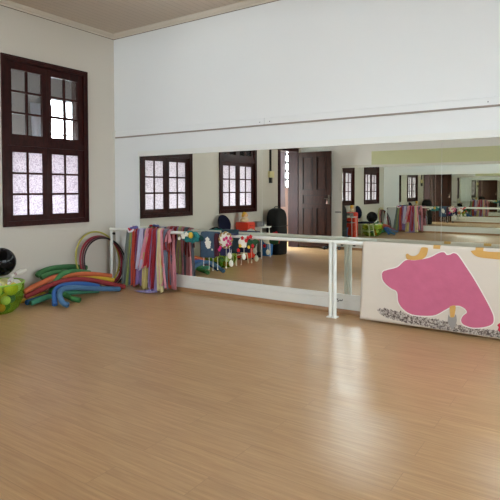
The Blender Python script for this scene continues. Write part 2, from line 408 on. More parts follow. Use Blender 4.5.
def curtain(y0, y1, z0, z1, m, label, x=HX+.1):
    b = BM(); n = 40; nz = 6; rows = []
    for j in range(nz+1):
        z = z1+(z0-z1)*j/nz; sp = 1-.25*math.sin(PI*min(1, j/nz*1.0))*.6
        ym = (y0+y1)/2
        rows.append([b.verts.new((x+.03*math.sin(i*1.3+j*.15), ym+(y0-ym+(y1-y0)*i/n)*sp, z)) for i in range(n+1)])
    for A, B in zip(rows, rows[1:]):
        for i in range(n): b.faces.new((A[i], A[i+1], B[i+1], B[i]))
    o = link('curtain', b, m, smooth=60)
    s = o.modifiers.new('thickness', 'SOLIDIFY'); s.thickness = .004
    return tag(o, label, 'curtain')
cur_m = mat('curtain_lilac', (176, 168, 178), .9)
curtain(-8.74, -8.2, .95, 3.0, cur_m, 'pale lilac curtain seen through the doorway beside the barred opening')
curtain(-.25, .18, 1.2, 3.05, mat('curtain_blue_grey', (150, 152, 166), .9), 'blue-grey curtain seen through the upper panes of the nearest window')

# ground and sky outside
SC.world = bpy.data.worlds.new('sky'); SC.world.use_nodes = True
bg = SC.world.node_tree.nodes['Background']; bg.inputs[0].default_value = (.86, .93, 1, 1)
bg.inputs[1].default_value = 7.0
link('ground_outside', bx(-30, HX-.13, -40, 30, -.3, -.1), mat('concrete_yard', (150, 148, 142), .9), kind='structure')
link('ground_beyond', bx(XR+.15, 30, -40, 30, -.3, -.1), MATS['concrete_yard'], kind='structure')
link('ground_front', bx(-.1, XR+.15, -40, -D-.16, -.3, -.1), MATS['concrete_yard'], kind='structure')
def portal(loc, rot, sx, sy):
    ld = bpy.data.lights.new('window_daylight', 'AREA'); ld.shape = 'RECTANGLE'; ld.size = sx; ld.size_y = sy
    ld.cycles.is_portal = True; o = bpy.data.objects.new('window_daylight', ld); COL.objects.link(o); o.location = loc; o.rotation_euler = rot
for y0, y1, z0, z1 in ((-9.35, -8.45, 1.55, 2.95), (-7.9, -4.4, .9, 2.75), (-4.1, -.15, .9, 2.3), (.24, .95, .9, 3.2)):
    portal((HX-.13, (y0+y1)/2, (z0+z1)/2), (0, -PI/2, 0), z1-z0, y1-y0)
for ya, yb in RW:
    portal((XR+.3, (ya+yb)/2, (WZ[0]-.2+WZ[1])/2), (0, PI/2, 0), WZ[1]-WZ[0]+.2, yb-ya)

for ta, tb_ in TW:
    portal(((ta+tb_)/2, -D-.16, sum(TZ)/2), (PI/2, 0, 0), tb_-ta, TZ[1]-TZ[0])

# ------------------------------------------------------------------ mirrors
MX0, MZ0, MZ1 = .5615, .239, 2.009
seams = [MX0, 2.829, 5.101, 7.372, XR]
mlab = ['large wall mirror at the left end of the back wall, reflecting the near window', 'large middle wall mirror reflecting the open dark door',
        'large wall mirror on the back wall above the white painted banner', 'large wall mirror at the right end of the back wall']
for i in range(4):
    o = link('wall_mirror', bx(seams[i]+.0015, seams[i+1]-.0015, -.006, 0, MZ0, MZ1), mirror_m)
    tag(o, mlab[i], 'mirror', 'mirrors on the back wall')
tr7 = link('trim_7', bx(MX0-.012, XR, -.022, 0, MZ1, MZ1+.075), white_m, kind='structure')
link('mirror_edge', bx(MX0-.012, MX0, -.012, 0, MZ0, MZ1), white_m, tr7)
sweep_box('trim_8', [(0, .06), (.012, .06), (.012, .165), (.008, .168), (.008, .174), (.02, .178), (.02, MZ0-.004), (.012, MZ0), (0, MZ0)], 'x', MX0-.012, XR, 0, -1, white_m)
# the pencilled scribble on the ledge
b = BM()
tube(b, smooth_path([at(336.5, 299.0, 1, -.014), at(338.3, 298.6, 1, -.014), at(337.4, 299.8, 1, -.014), at(338.6, 301.0, 1, -.014), at(337.2, 301.4, 1, -.014)], 4), .0035, 5)
tube(b, smooth_path([at(338.8, 301.2, 1, -.014), at(340, 299.8, 1, -.014), at(340.6, 301.0, 1, -.014), at(341.3, 300.2, 1, -.014), at(342, 300.9, 1, -.014), at(342.6, 299.3, 1, -.014)], 4), .0035, 5)
tag(link('handwritten_mark', b, black_m), 'small black handwritten scribble on the white ledge right of the barre posts', 'handwriting')
# opposite wall
s2 = [1.166, 3.43, 5.7, 7.97, XR-.1]
m2lab = ['wall mirror on the opposite wall beside the open door, seen in reflection', 'second wall mirror from the door on the opposite wall', 'third wall mirror from the door on the opposite wall', 'last wall mirror on the opposite wall, furthest from the door']
for i in range(4):
    o = link('wall_mirror', bx(s2[i]+.0015, s2[i+1]-.0015, -D, -D+.006, .28, 2.032), mirror_m)
    tag(o, m2lab[i], 'mirror', 'mirrors on the opposite wall')
t9 = link('trim_9', bx(1.15, XR-.1, -D, -D+.022, 2.032, 2.09), white_m, kind='structure')
link('mirror_edge', bx(1.15, 1.166, -D, -D+.012, .28, 2.032), white_m, t9)
link('trim_10', bx(1.15, XR-.1, -D, -D+.02, .1, .28), white_m, kind='structure')
tag(link('wall_board', bx(1.93, XR-.1, -D, -D+.016, 2.09, 2.41), green_board), 'long pale green board fixed above the mirror on the opposite wall', 'board')
link('trim_11', bx(.98, 1.15, -D, -D+.012, .91, .945), grey_rail, kind='structure')

# ------------------------------------------------------------------ left wall fittings
e = root('electrical_box', (0, -4.76, 1.85), 'cream electrical box with a black plug on the wall beside the doorway', 'electrical box')
link('box_body', bx(0, .06, -.11, .09, -.07, .08, bev=.006), mat('cream_plastic', (222, 212, 160), .4), e)
link('plug', bx(.0, .06, -.03, .05, -.2, -.07, bev=.01), black_m, e)
tag(link('cable_conduit', bx(0, .03, -4.79, -4.745, 1.935, 3.9), black_m), 'thin dark conduit running up the wall from the cream electrical box', 'conduit')

# ------------------------------------------------------------------ ballet barres
BY, BZ = -.2283, .8797
def barre(x0, x1, label):
    R = root('ballet_barre', ((x0+x1)/2, BY, 0), label, 'ballet barre', 'white ballet barres in front of the mirrors')
    h = (x1-x0)/2
    b = BM(); tube(b, [(-h, 0, BZ), (h, 0, BZ)], .0225, 16); link('bar', b, metal_m, R, 40)
    for s in (-1, 1):
        b = BM(); xx = s*(h-.022); tube(b, [(xx, 0, .012), (xx, 0, BZ)], .0225, 16); p = link('post', b, metal_m, R, 40)
        link('foot_plate', bx(xx-.035, xx+.035, -.045, .045, 0, .012, bev=.003), metal_m, p)
        b = BM(); tube(b, [(xx-s*.018, 0, BZ-.07), (xx-s*.05, 0, BZ-.07)], .006, 8); tube(b, [(xx-s*.045, 0, BZ-.07), (xx-s*.065, 0, BZ-.07)], .02, 12)
        link('knob', b, black_m, p)
    return R
barre(.145, 3.938, 'white tubular ballet barre draped with scarves, from the corner to the middle posts')
barre(3.946, 7.9, 'white tubular ballet barre carrying the painted banner')

# ------------------------------------------------------------------ banner
fab = mat('banner_cotton', (216, 206, 192), .85, bump=1, bscale=4, vary=.03, vscale=5)
pinkm = mat('banner_pink', (196, 102, 132), .8, bump=1, bscale=5, vary=.1, vscale=9)
tanm = mat('banner_tan', (206, 160, 88), .8, vary=.05)
BN = root('painted_banner', (5.15, BY, 0), 'white cotton banner with a big pink painted figure hanging over the right barre', 'banner')
YF = BY-.03
bx0, bx1 = at(362.6, 244, 1, YF).x, 6.15
def banner_sheet():
    bm = BM(); nx = 70; path = []
    for i in range(25): path.append((YF, .035+(BZ-.035)*i/24, 0))
    for i in range(1, 8):
        th_ = PI*i/8; path.append((BY-.03*math.cos(th_), BZ+.03*math.sin(th_), 0))
    for i in range(9): path.append((BY+.03, BZ-.38*i/8, 0))
    rows = []
    for j, (y, z, _) in enumerate(path):
        row = []
        for i in range(nx+1):
            x = bx0+(bx1-bx0)*i/nx
            amp = min(1, abs(BZ-z)*3)
            w = noise.noise(Vector((x*3.1, z*1.2, 3)))*.004+noise.noise(Vector((x*9, z*7, 5)))*.0015
            row.append(bm.verts.new((x-.03*(1-z/BZ)*(1 if i == 0 else 1-i/nx)-5.15, y-BY+w*amp, z-(.006*math.sin(x*2.2) if j == 0 else 0))))
        rows.append(row)
    for A, B in zip(rows, rows[1:]):
        for i in range(nx): bm.faces.new((A[i], A[i+1], B[i+1], B[i]))
    o = link('sheet', bm, fab, BN, 60); s = o.modifiers.new('thickness', 'SOLIDIFY'); s.thickness = .0015
banner_sheet()
def patch(name, pts, m, label=None, dy=-.006, off=(320, 220), sc=2.778, sm=True):
    P = [at(off[0]+x/sc, off[1]+y/sc, 1, YF+dy) for x, y in pts]
    if sm: P = smooth_path(P+[P[0]], 4)[:-1]
    P = [p-Vector((5.15, BY, 0)) for p in P]
    b = BM(); poly(b, P, (0, -1, 0), .0012); o = link(name, b, m, BN)
    if label: o['label'] = label
    return o
pink = [(172, 150), (176, 143), (190, 138), (215, 131), (238, 112), (262, 112), (290, 108), (310, 102), (332, 91), (345, 90), (352, 97), (362, 96), (372, 92), (384, 99), (402, 125), (428, 165), (455, 212), (474, 248), (482, 270), (479, 288), (458, 297), (425, 299), (400, 291), (392, 279), (398, 266), (408, 257), (402, 246), (385, 238), (365, 241), (345, 251), (320, 264), (290, 266), (255, 262), (232, 248), (218, 228), (214, 200), (198, 190), (183, 178), (174, 165)]
cxp = sum(p[0] for p in pink)/len(pink); cyp = sum(p[1] for p in pink)/len(pink)
import math as _m
def grow(pts, d):
    out = []; n = len(pts)
    for i in range(n):
        p0, p1 = pts[i-1], pts[(i+1) % n]; tx, ty = p1[0]-p0[0], p1[1]-p0[1]; l = _m.hypot(tx, ty) or 1
        out.append((pts[i][0]+ty/l*d, pts[i][1]-tx/l*d))
    return out
rg = random.Random(3); gpts = []
tops = [(158, 250), (175, 247), (200, 253), (235, 260), (290, 273), (345, 281), (400, 297), (450, 304), (512, 310)]
bots = [(512, 328), (450, 320), (400, 312), (345, 304), (290, 294), (235, 283), (190, 272), (166, 262)]
for seq, amp, sgn in ((tops, 5, -1), (bots, 3, 1)):
    for (q0, q1) in zip(seq, seq[1:]):
        nn_ = max(3, int(abs(q1[0]-q0[0])/3.5))
        for k in range(nn_):
            u = k/nn_; e_ = rg.random()**2*amp*(2.2 if sgn < 0 and q0[0] < 260 and rg.random() < .2 else 1)
            gpts.append((q0[0]+(q1[0]-q0[0])*u, q0[1]+(q1[1]-q0[1])*u+sgn*e_))
patch('ground_strip', gpts, None, 'speckled dark and grey strip of painted ground', -.0045, sm=False)
patch('figure_outline', grow(pink, 3.0), mat('banner_white', (235, 228, 220), .85), 'off-white outline around the pink figure', -.0058)
patch('painted_figure', pink, pinkm, 'large rounded pink shape', -.0072)
patch('painted_arm', [(238, 97), (243, 93), (250, 98), (262, 100), (274, 93), (280, 80), (284, 76), (298, 77), (300, 84), (296, 98), (286, 108), (270, 111), (252, 111), (241, 108)], tanm, 'tan bent limb above the pink shape', -.0066)
patch('painted_leg', [(360, 240), (376, 238), (375, 258), (371, 274), (363, 274), (361, 256)], tanm, 'short tan leg', -.0084)
patch('painted_shoe', [(357, 263), (362, 270), (372, 270), (377, 262), (380, 280), (374, 296), (368, 304), (361, 296), (355, 282)], mat('banner_grey', (150, 146, 142), .8), 'grey pointed shoe', -.0096)
patch('painted_limb', [(418, 86), (435, 84), (470, 88), (520, 92), (520, 110), (470, 107), (440, 103), (427, 96)], tanm, 'long tan limb near the top hem', -.0066)
patch('painted_flower', [(492, 292), (500, 286), (510, 290), (512, 304), (504, 311), (494, 306), (496, 298)], mat('banner_red', (190, 30, 60), .8), 'red flower at the right edge', -.0066)
for (x0, x1) in ((434, 441), (476, 484)):
    b = BM(); A = at(x0, 244, 1, BY).x-5.15; B_ = at(x1, 246, 1, BY).x-5.15
    rr = .0318; pr = []
    for i in range(0, 9):
        th_ = PI*(i-1)/8+.2; pr.append((-rr*math.cos(th_), BZ+rr*math.sin(th_)))
    for (p, q) in zip(pr, pr[1:]):
        vs = [b.verts.new((A, p[0], p[1])), b.verts.new((B_, p[0], p[1])), b.verts.new((B_, q[0], q[1])), b.verts.new((A, q[0], q[1]))]; b.faces.new(vs)
    bmesh.ops.remove_doubles(b, verts=b.verts[:], dist=1e-5)
    o = link('painted_tab', b, tanm, BN); s_ = o.modifiers.new('thickness', 'SOLIDIFY'); s_.thickness = .001
gs = bpy.data.materials.new('banner_ground_speckle'); gs.use_nodes = True
nt = gs.node_tree; pb = nt.nodes['Principled BSDF']; pb.inputs['Roughness'].default_value = .85
tcn = nt.nodes.new('ShaderNodeTexCoord'); nn = nt.nodes.new('ShaderNodeTexNoise'); nn.inputs['Scale'].default_value = 48; nn.inputs['Detail'].default_value = 8; nn.inputs['Roughness'].default_value = .8
crn = nt.nodes.new('ShaderNodeValToRGB'); crn.color_ramp.elements[0].position = .45; crn.color_ramp.elements[0].color = lin((80, 66, 60)); crn.color_ramp.elements[1].position = .57; crn.color_ramp.elements[1].color = lin((200, 190, 180))
nt.links.new(tcn.outputs['Object'], nn.inputs['Vector']); nt.links.new(nn.outputs['Fac'], crn.inputs[0]); nt.links.new(crn.outputs[0], pb.inputs['Base Color'])
for o in BN.children:
    if o.name.startswith('ground_strip'): o.data.materials.clear(); o.data.materials.append(gs)

# ------------------------------------------------------------------ scarves
def X(px): return .36+.0208*(px-120)
def scarf(ptop, pbot, wpx, zf, zb, rgb, layer, label, ptail=None, pback=None, tail=0):
    w = wpx*.0208; xt, xb = X(ptop), X(pbot); xbk = X(pback) if pback else xt+random.uniform(-.03, .03)
    rad = .026+.0055*layer; NU, ph = 10, random.uniform(0, 6)
    path = []
    nf = 16
    for i in range(nf+1):
        u = i/nf; path.append((0, u))                         # front, bottom to top
    for i in range(1, 6): path.append((1, i/6))
    for i in range(nf+1): path.append((2, i/nf))
    bm = BM(); rows = []
    if tail:
        for i in range(5, 0, -1): rows.append(('t', i/5))
    rows += path; grid_ = []
    for (sg, u) in rows:
        row = []
        for k in range(NU+1):
            s = k/NU-.5
            if sg == 't':
                x = xb+s*w*2.0-.12*u; y = BY-rad-.03-.15*u; z = .012+.006*math.sin(s*9+ph)*1+.004
            else:
                if sg == 0: q = 1-u; xx = xb+(xt-xb)*u**.8; y0 = -rad-.012*q; z = zf+(BZ-zf)*u
                elif sg == 1: th_ = PI*u; q = 0; xx = xt; y0 = -rad*math.cos(th_); z = BZ+rad*math.sin(th_)
                else: q = u; xx = xt+(xbk-xt)*u; y0 = rad+.012*q; z = BZ+(zb-BZ)*u
                ww = w*(.62+.5*min(1, q*1.6))
                fold = (.004+.016*min(1, q*2))*math.sin(s*11+ph+q*2.0)+.004*math.sin(s*23+ph*2+q*5)
                x = xx+s*ww+.012*math.sin(q*5+ph)*q
                y = BY+y0+(fold if sg != 1 else 0)*(-1 if sg == 0 else 1)-(.012*q if sg == 0 else -.012*q)
                if sg == 0 and q > .97 or sg == 2 and q > .97: z += .012*math.sin(s*7+ph)
            row.append(bm.verts.new((x, y, z)))
        grid_.append(row)
    for A, B in zip(grid_, grid_[1:]):
        for k in range(NU): bm.faces.new((A[k], A[k+1], B[k+1], B[k]))
    key = 'scarf_%d_%d_%d' % rgb
    m = mat(key, rgb, .8, sheen=.3, vary=.14, vscale=14, bump=.15, bscale=40)
    o = link('scarf', bm, m, smooth=80)
    s = o.modifiers.new('thickness', 'SOLIDIFY'); s.thickness = .002
    return tag(o, label, 'scarf', 'scarves draped over the barre')
S = [  # top, bottom, width px, z front, z back, colour, layer
 (130.9, 126.6, 4.0, .05, .25, (104, 112, 108), 2, 'slim grey-green scarf, first from the corner end of the row'),
 (133.4, 129.9, 3.0, .03, .3, (150, 160, 84), 1, 'yellow-green scarf hanging second from the corner end'),
 (134.5, 132.6, 3.2, .05, .2, (88, 98, 124), 0, 'slate blue scarf between the yellow-green and the orange-red ones'),
 (136.3, 135.8, 3.4, .04, .15, (182, 64, 42), 2, 'bright orange-red scarf near the corner end of the row'),
 (138.8, 137.2, 3.4, .06, .2, (134, 22, 34), 1, 'dark wine-red scarf beside the orange-red one'),
 (142, 140.8, 6, .07, .2, (122, 96, 152), 1, 'wide violet scarf hanging nearly to the floor behind the pale lilac one'),
 (144.2, 143.4, 5, .3, .4, (190, 184, 210), 3, 'pale lilac-white scarf ending at mid height'),
 (146, 145, 5, .06, .15, (112, 90, 142), 0, 'muted purple scarf under the pale pink one'),
 (151, 147, 6, .33, .2, (214, 140, 156), 4, 'rose pink scarf bent to the left and ending at mid height'),
 (153.4, 149.6, 4.6, .36, .5, (170, 24, 40), 5, 'bright red scarf lying over the pink one'),
 (149.5, 148.6, 4.6, .02, .25, (196, 180, 112), 2, 'khaki yellow scarf showing low down under the red one'),
 (154.9, 153.4, 4.6, .05, .1, (158, 132, 178), 2, 'lilac scarf between the khaki and the crimson ones'),
 (157.6, 156.4, 4.0, .04, .6, (146, 16, 36), 5, 'deep crimson scarf in the middle of the row'),
 (159.6, 157.5, 5.5, .02, .3, (150, 134, 186), 3, 'lavender scarf whose tail lies spread on the floor'),
 (162, 163.6, 4, .02, .22, (204, 192, 142), 6, 'cream scarf right of the crimson one'),
 (163.3, 166.4, 5.6, .1, .12, (216, 142, 158), 5, 'pink scarf swinging out at the right of the row'),
 (165.5, 164.6, 4.6, .12, .05, (196, 74, 44), 2, 'orange scarf tucked behind the right-hand pink one'),
 (167.6, 169.2, 4.6, .08, .1, (104, 110, 126), 4, 'blue-grey scarf at the right end of the row'),
 (168.8, 168.6, 4.2, .62, .5, (122, 26, 34), 3, 'maroon scarf behind the blue-grey one'),
 (170.8, 170.4, 4.2, .74, .05, (206, 136, 146), 3, 'dusty pink scarf hanging mostly behind the bar at the right end'),
]
for i, (a1, a2, w, zf, zb, c, ly, lb) in enumerate(S):
    scarf(a1, a2, w*1.12, zf, zb, c, ly, lb, tail=1 if 'lavender' in lb else 0)
kn = root('knotted_scarf', (X(132.8), BY, BZ), 'small knotted red, white and blue scarf on top of the bar near its corner end', 'scarf')
for nm, c, pts in (('red_loop', (178, 18, 44), ((-.05, -.01, .03), (-.02, -.045, .025), (.02, -.05, .0), (.05, -.02, .03), (.02, .03, .045), (-.03, .03, .04))),
                   ('white_loop', (226, 220, 226), ((-.03, -.05, .0), (.0, -.065, -.02), (.045, -.055, -.01), (.06, -.03, .02), (.02, -.035, .05), (-.02, -.04, .04))),
                   ('blue_loop', (88, 92, 156), ((.02, -.05, .03), (.06, -.04, .04), (.1, -.02, .035), (.08, .03, .045), (.04, .03, .05)))):
    b = BM(); pp = smooth_path([Vector(p) for p in pts]+[Vector(pts[0])], 5)[:-1]; tube(b, pp, .017, 8, closed=True)
    for v in b.verts: v.co += Vector((noise.noise(v.co*40), noise.noise(v.co*40+Vector((9, 0, 0))), noise.noise(v.co*40+Vector((0, 9, 0)))))*.008
    link(nm, b, mat('knot_'+nm, c, .8, vary=.1), kn, 80)

# ------------------------------------------------------------------ decorated costumes on the bar
teal = mat('teal_felt', (28, 118, 118), .8, vary=.2, vscale=30, bump=.4, bscale=60); tealdk = mat('dark_teal_felt', (14, 58, 56), .9)
whitef = mat('white_felt', (236, 232, 220), .8); yellowf = mat('yellow_felt', (226, 186, 62), .8, vary=.1)
navy = mat('navy_print', (58, 82, 104), .8, vary=.5, vscale=9, bump=.2); maroon = mat('maroon_trim', (74, 26, 44), .8)
magenta = mat('magenta_felt', (208, 46, 120), .8, vary=.2, vscale=30); redf = mat('red_felt', (196, 26, 36), .8); greenf = mat('green_felt', (40, 110, 50), .8, vary=.2)
def fl(c, r, n, m, parent, name):
    b = BM(); flower(b, c, r, n); ball(b, (c[0], c[1]-.004, c[2]), r*.45, (1, .5, 1), 8, 6); return link(name, b, m, parent, 60)
def flower(bm, c, r, n=5):
    for k in range(n):
        an = 2*PI*k/n+.3; ball(bm, (c[0]+math.cos(an)*r*.75, c[1], c[2]+math.sin(an)*r*.75), r*.5, (1, .5, 1), 8, 6)
def ruffle(bm, c, R0, n=9, amp=.4, th=.02):
    pts = []
    for k in range(n*6):
        an = 2*PI*k/(n*6); rr = R0*(1+.12*math.sin(n*an)); pts.append((c[0]+rr*math.cos(an), c[1]+.012*math.cos(n*an), c[2]+rr*math.sin(an)*amp))
    tube(bm, pts, th, 8, closed=True)
xq = at(190, 236, 1, BY-.06).x
g1 = root('flowered_headband', (xq, BY-.04, BZ-.03), 'teal felt headband with white and yellow flowers on the bar', 'headband')
b = BM(); ruffle(b, (.03, -.03, -.01), .13, 8, .42, .028); ball(b, (.03, -.035, -.02), .11, (1, .2, .42), 16, 8, .1); link('band', b, teal, g1, 60)
b = BM(); ball(b, (.2, -.02, -.02), .075, (1, .35, .6), 12, 8, .2); link('leaf', b, tealdk, g1, 60)
for c_, r_ in (((-.075, -.075, .0), .035), ((-.015, -.078, .03), .03), ((-.15, -.07, -.035), .022)): fl(c_, r_, 5, whitef, g1, 'white_flower')
b = BM(); ball(b, (.065, -.08, .02), .042, (1, .6, 1), 12, 8, .15); link('yellow_flower', b, yellowf, g1, 60)
xa, xb_ = at(201.5, 245, 1, BY-.05).x, at(218.5, 245, 1, BY-.05).x
g2 = root('printed_bag', ((xa+xb_)/2, BY, BZ), 'navy blue fringed bag with a white flower print hanging over the bar', 'bag')
hw2 = (xb_-xa)/2
b = BM(); box(b, -hw2, hw2*.66, -.075, -.03, -.30, .03, bev=.012)
box(b, -hw2, hw2*.66, -.06, .05, .024, .042, bev=.006); link('bag_front', b, navy, g2, 40)
link('bag_side', box(BM(), hw2*.66, hw2, -.07, -.028, -.28, .03, bev=.008), maroon, g2, 40)
link('bag_back', box(BM(), -hw2, hw2, .028, .05, -.25, .03, bev=.008), navy, g2, 40)
for c_, r_, n_ in (((-.02, -.079, -.06), .03, 5), ((-.005, -.079, -.14), .036, 6), ((-.035, -.079, -.105), .026, 5), ((.02, -.079, -.095), .02, 5), ((.06, -.079, -.19), .012, 4)): fl(c_, r_, n_, whitef, g2, 'flower_print')
b = BM(); tube(b, [(-hw2, -.078, .0), (-hw2, -.078, -.3), (hw2*.66, -.078, -.3), (hw2*.66, -.078, 0)], .005, 6); link('piping', b, maroon, g2)
for i, f in enumerate((-.75, -.1, .35, .9)):
    b = BM(); xx = f*hw2; ze = (-.42, -.46, -.47, -.45)[i]
    tube(b, [(xx, -.05, -.29), (xx+.004, -.052, (ze-.29)/2), (xx, -.05, ze)], .0032, 6); fs = link('fringe_string', b, whitef, g2)
    b = BM(); ball(b, (xx, -.05, ze), .009, seg=8, rings=6); link('fringe_bead', b, whitef, fs)
xw = at(227.5, 240, 1, BY-.06).x
g3 = root('flower_wreath', (xw, BY-.04, BZ-.05), 'round white and magenta flower wreath with dangling white petals on the bar', 'wreath')
b = BM(); ball(b, (-.02, -.035, 0), .11, (1, .25, 1), 20, 12, .06); link('wreath_pad', b, whitef, g3, 60)
b = BM(); ruffle(b, (-.01, -.045, 0), .095, 9, 1, .012); link('wreath_rim', b, mat('ochre_felt', (166, 128, 70), .8, vary=.2), g3, 60)
for p in ((.02, .03), (.05, -.01), (.03, -.06), (-.02, .01), (.085, .03), (.08, -.04), (-.08, -.1), (-.1, -.13)): fl((p[0], -.07, p[1]), .02, 5, magenta, g3, 'magenta_flower')
for i, (dx, z0, z1) in enumerate(((.045, -.1, -.2), (.07, -.12, -.3), (-.01, -.1, -.36))):
    b = BM(); tube(b, [(dx, -.035, z0), (dx, -.036, z1)], .003, 6); ball(b, (dx, -.036, z1), (.035, .036, .03)[i] if i < 2 else .012, (1, .35, 1.2), 10, 8, .1); link('petal_drop', b, whitef, g3, 60)
b = BM(); box(b, -.17, .02, .03, .055, -.22, .07, bev=.01); box(b, -.18, .14, -.028, .055, .07, .082, bev=.005); link('navy_lining', b, mat('navy_plain', (34, 38, 84), .8), g3, 50)
xw = at(245.5, 240, 1, BY-.06).x
g4 = root('flower_garland', (xw, BY-.03, BZ-.03), 'garland of white, red and dark green felt flowers at the right of the bar items', 'garland')
b = BM(); ball(b, (-.03, -.035, -.04), .075, (1, .35, .85), 14, 10, .12); link('white_rosette', b, whitef, g4, 60)
b = BM(); ball(b, (.08, -.03, -.05), .08, (1, .3, .7), 12, 8, .3); ball(b, (.15, -.03, -.02), .05, (1, .3, .6), 12, 8, .3); link('leaf_cluster', b, mat('dark_green_felt', (24, 66, 34), .9), g4, 60)
for p in ((-.03, .02), (.06, .03), (.1, .045), (.03, -.01), (-.09, -.14), (.13, -.07)): fl((p[0], -.06, p[1]), .022, 5, redf, g4, 'red_flower')
fl((-.06, -.065, -.08), .02, 6, yellowf, g4, 'yellow_flower'); fl((.07, -.06, -.09), .018, 6, yellowf, g4, 'yellow_flower')
b = BM(); tube(b, [(-.02, -.035, -.09), (-.02, -.036, -.2)], .003, 6); ball(b, (-.02, -.036, -.22), .03, (1, .35, 1.3), 10, 8, .1); link('petal_drop', b, whitef, g4, 60)

# ------------------------------------------------------------------ hula hoops leaning in the corner
def hoop(yc, R0, lean, xb, rr, m, label, yaw=0):
    b = BM(); n = 72; pts = []
    for k in range(n):
        an = 2*PI*k/n; hgt = R0+R0*math.sin(an)
        pts.append((-hgt*math.sin(lean), R0*math.cos(an), hgt*math.cos(lean)))
    tube(b, pts, rr, 10, closed=True)
    o = link('hula_hoop', b, m, smooth=60); o.location = (xb, yc, rr); o.rotation_euler = (0, 0, yaw)
    return tag(o, label, 'hula hoop', 'hula hoops leaning on the wall')
hoop(-.455, .425, math.radians(12), .22, .013, mat('hoop_yellow', (178, 170, 70), .35), 'yellow hula hoop, the tallest and outermost of those leaning in the corner', .05)
hoop(-.425, .39, math.radians(13), .25, .014, mat('hoop_red', (150, 28, 48), .35), 'red hula hoop leaning in the corner inside the yellow one', .0)
hoop(-.42, .385, math.radians(13), .285, .014, mat('hoop_maroon', (92, 20, 34), .35), 'dark maroon hula hoop, frontmost of those in the corner')
hoop(-.41, .38, math.radians(14), .325, .012, mat('hoop_black', (26, 18, 22), .35), 'black hula hoop reaching furthest right behind the barre post', -.04)

# ------------------------------------------------------------------ pool noodles
def noodle(pts, rgb, label, rr=.035, sc=3.846, oy=220):
    """control points: (x, y) in the photograph's enlarged corner and the distance from the left wall"""
    P = []
    rgb = tuple(int(c*.9) for c in rgb)
    for (u, v, xx) in pts:
        p = at(u/sc, oy+v/sc, 0, xx); p.z = max(p.z, rr); p.y = min(p.y, -rr-.03); P.append(p)
    P = smooth_path(P, 8)
    b = BM(); tube(b, P, rr, 16)
    es = [e for e in b.edges if any(len(f.verts) > 4 for f in e.link_faces)]
    bmesh.ops.bevel(b, geom=es, offset=.006, segments=2, affect='EDGES')
    o = link('pool_noodle', b, mat('foam_%d_%d_%d' % rgb, rgb, .75, bump=.15, bscale=120, vary=.05, vscale=20), smooth=50)
    for e0, e1 in ((P[0], P[1]), (P[-1], P[-2])):
        ends = BM(); d = (e0-e1).normalized(); tube(ends, [e0-d*.003, e0+d*.0015], .009, 10)
        link('end_hole', ends, mat('foam_hole_%d_%d_%d' % rgb, tuple(int(c*.35) for c in rgb), .9), o)
    return tag(o, label, 'pool noodle', 'pool noodles piled by the wall')
noodle([(142, 216, .12), (156, 202, .11), (200, 186, .09), (255, 180, .08), (300, 181, .09), (333, 184, .10)], (62, 118, 66), 'dark green pool noodle along the wall at the very back of the pile', .038)
noodle([(158, 222, .19), (185, 210, .18), (225, 201, .17), (280, 206, .17), (330, 225, .2)], (76, 136, 78), 'green pool noodle just below the back one, half hidden by the arched noodle')
noodle([(195, 282, .42), (203, 262, .40), (222, 225, .36), (250, 203, .33), (290, 197, .30), (345, 203, .27)], (76, 146, 86), 'green pool noodle arched over the orange and red ones')
noodle([(92, 278, .35), (130, 256, .34), (180, 234, .33), (230, 218, .32), (290, 209, .32), (350, 208, .33), (428, 215, .36)], (230, 120, 72), 'bright orange pool noodle curving over the whole pile', .034)
noodle([(170, 232, .20), (215, 216, .2), (260, 214, .2), (330, 226, .2)], (196, 84, 66), 'dull orange-red pool noodle behind the bright orange one', .032)
noodle([(300, 222, .28), (345, 220, .32), (390, 225, .36), (438, 231, .42)], (240, 196, 60), 'yellow pool noodle whose end points to the barre post', .030)
noodle([(96, 296, .37), (140, 276, .40), (190, 253, .42), (240, 236, .44), (300, 229, .47), (350, 231, .50), (410, 243, .54), (480, 262, .62)], (160, 48, 50), 'long red pool noodle under the orange one, pointing to the scarves')
noodle([(80, 313, .27), (120, 300, .25), (170, 284, .22)], (226, 186, 72), 'short yellow pool noodle end beside the green tub', .030)
noodle([(101, 318, .40), (150, 303, .38), (195, 288, .36), (260, 272, .36)], (42, 98, 158), 'dark blue pool noodle low at the left beside the teal one')
noodle([(118, 320, .48), (150, 308, .47), (195, 293, .46), (250, 280, .45), (310, 276, .47), (380, 272, .5)], (78, 160, 128), 'teal green pool noodle low at the front left of the pile')
noodle([(211, 326, .80), (210, 300, .72), (212, 275, .64), (232, 256, .56), (275, 247, .54), (330, 247, .54), (380, 256, .56)], (56, 108, 182), 'bright blue pool noodle bent down in front at the left')
noodle([(262, 337, .97), (240, 316, .88), (229, 285, .76), (243, 266, .70), (285, 260, .67), (340, 263, .66), (400, 265, .66), (460, 268, .68)], (84, 128, 170), 'steel blue pool noodle bent down at the front of the pile')
noodle([(308, 318, .84), (280, 303, .74), (255, 291, .60), (235, 281, .56), (205, 276, .54)], (66, 134, 70), 'green pool noodle end poking out flat at the front')
# one more pair lies nearer the door end of the pile, seen in the mirror
b_ = None

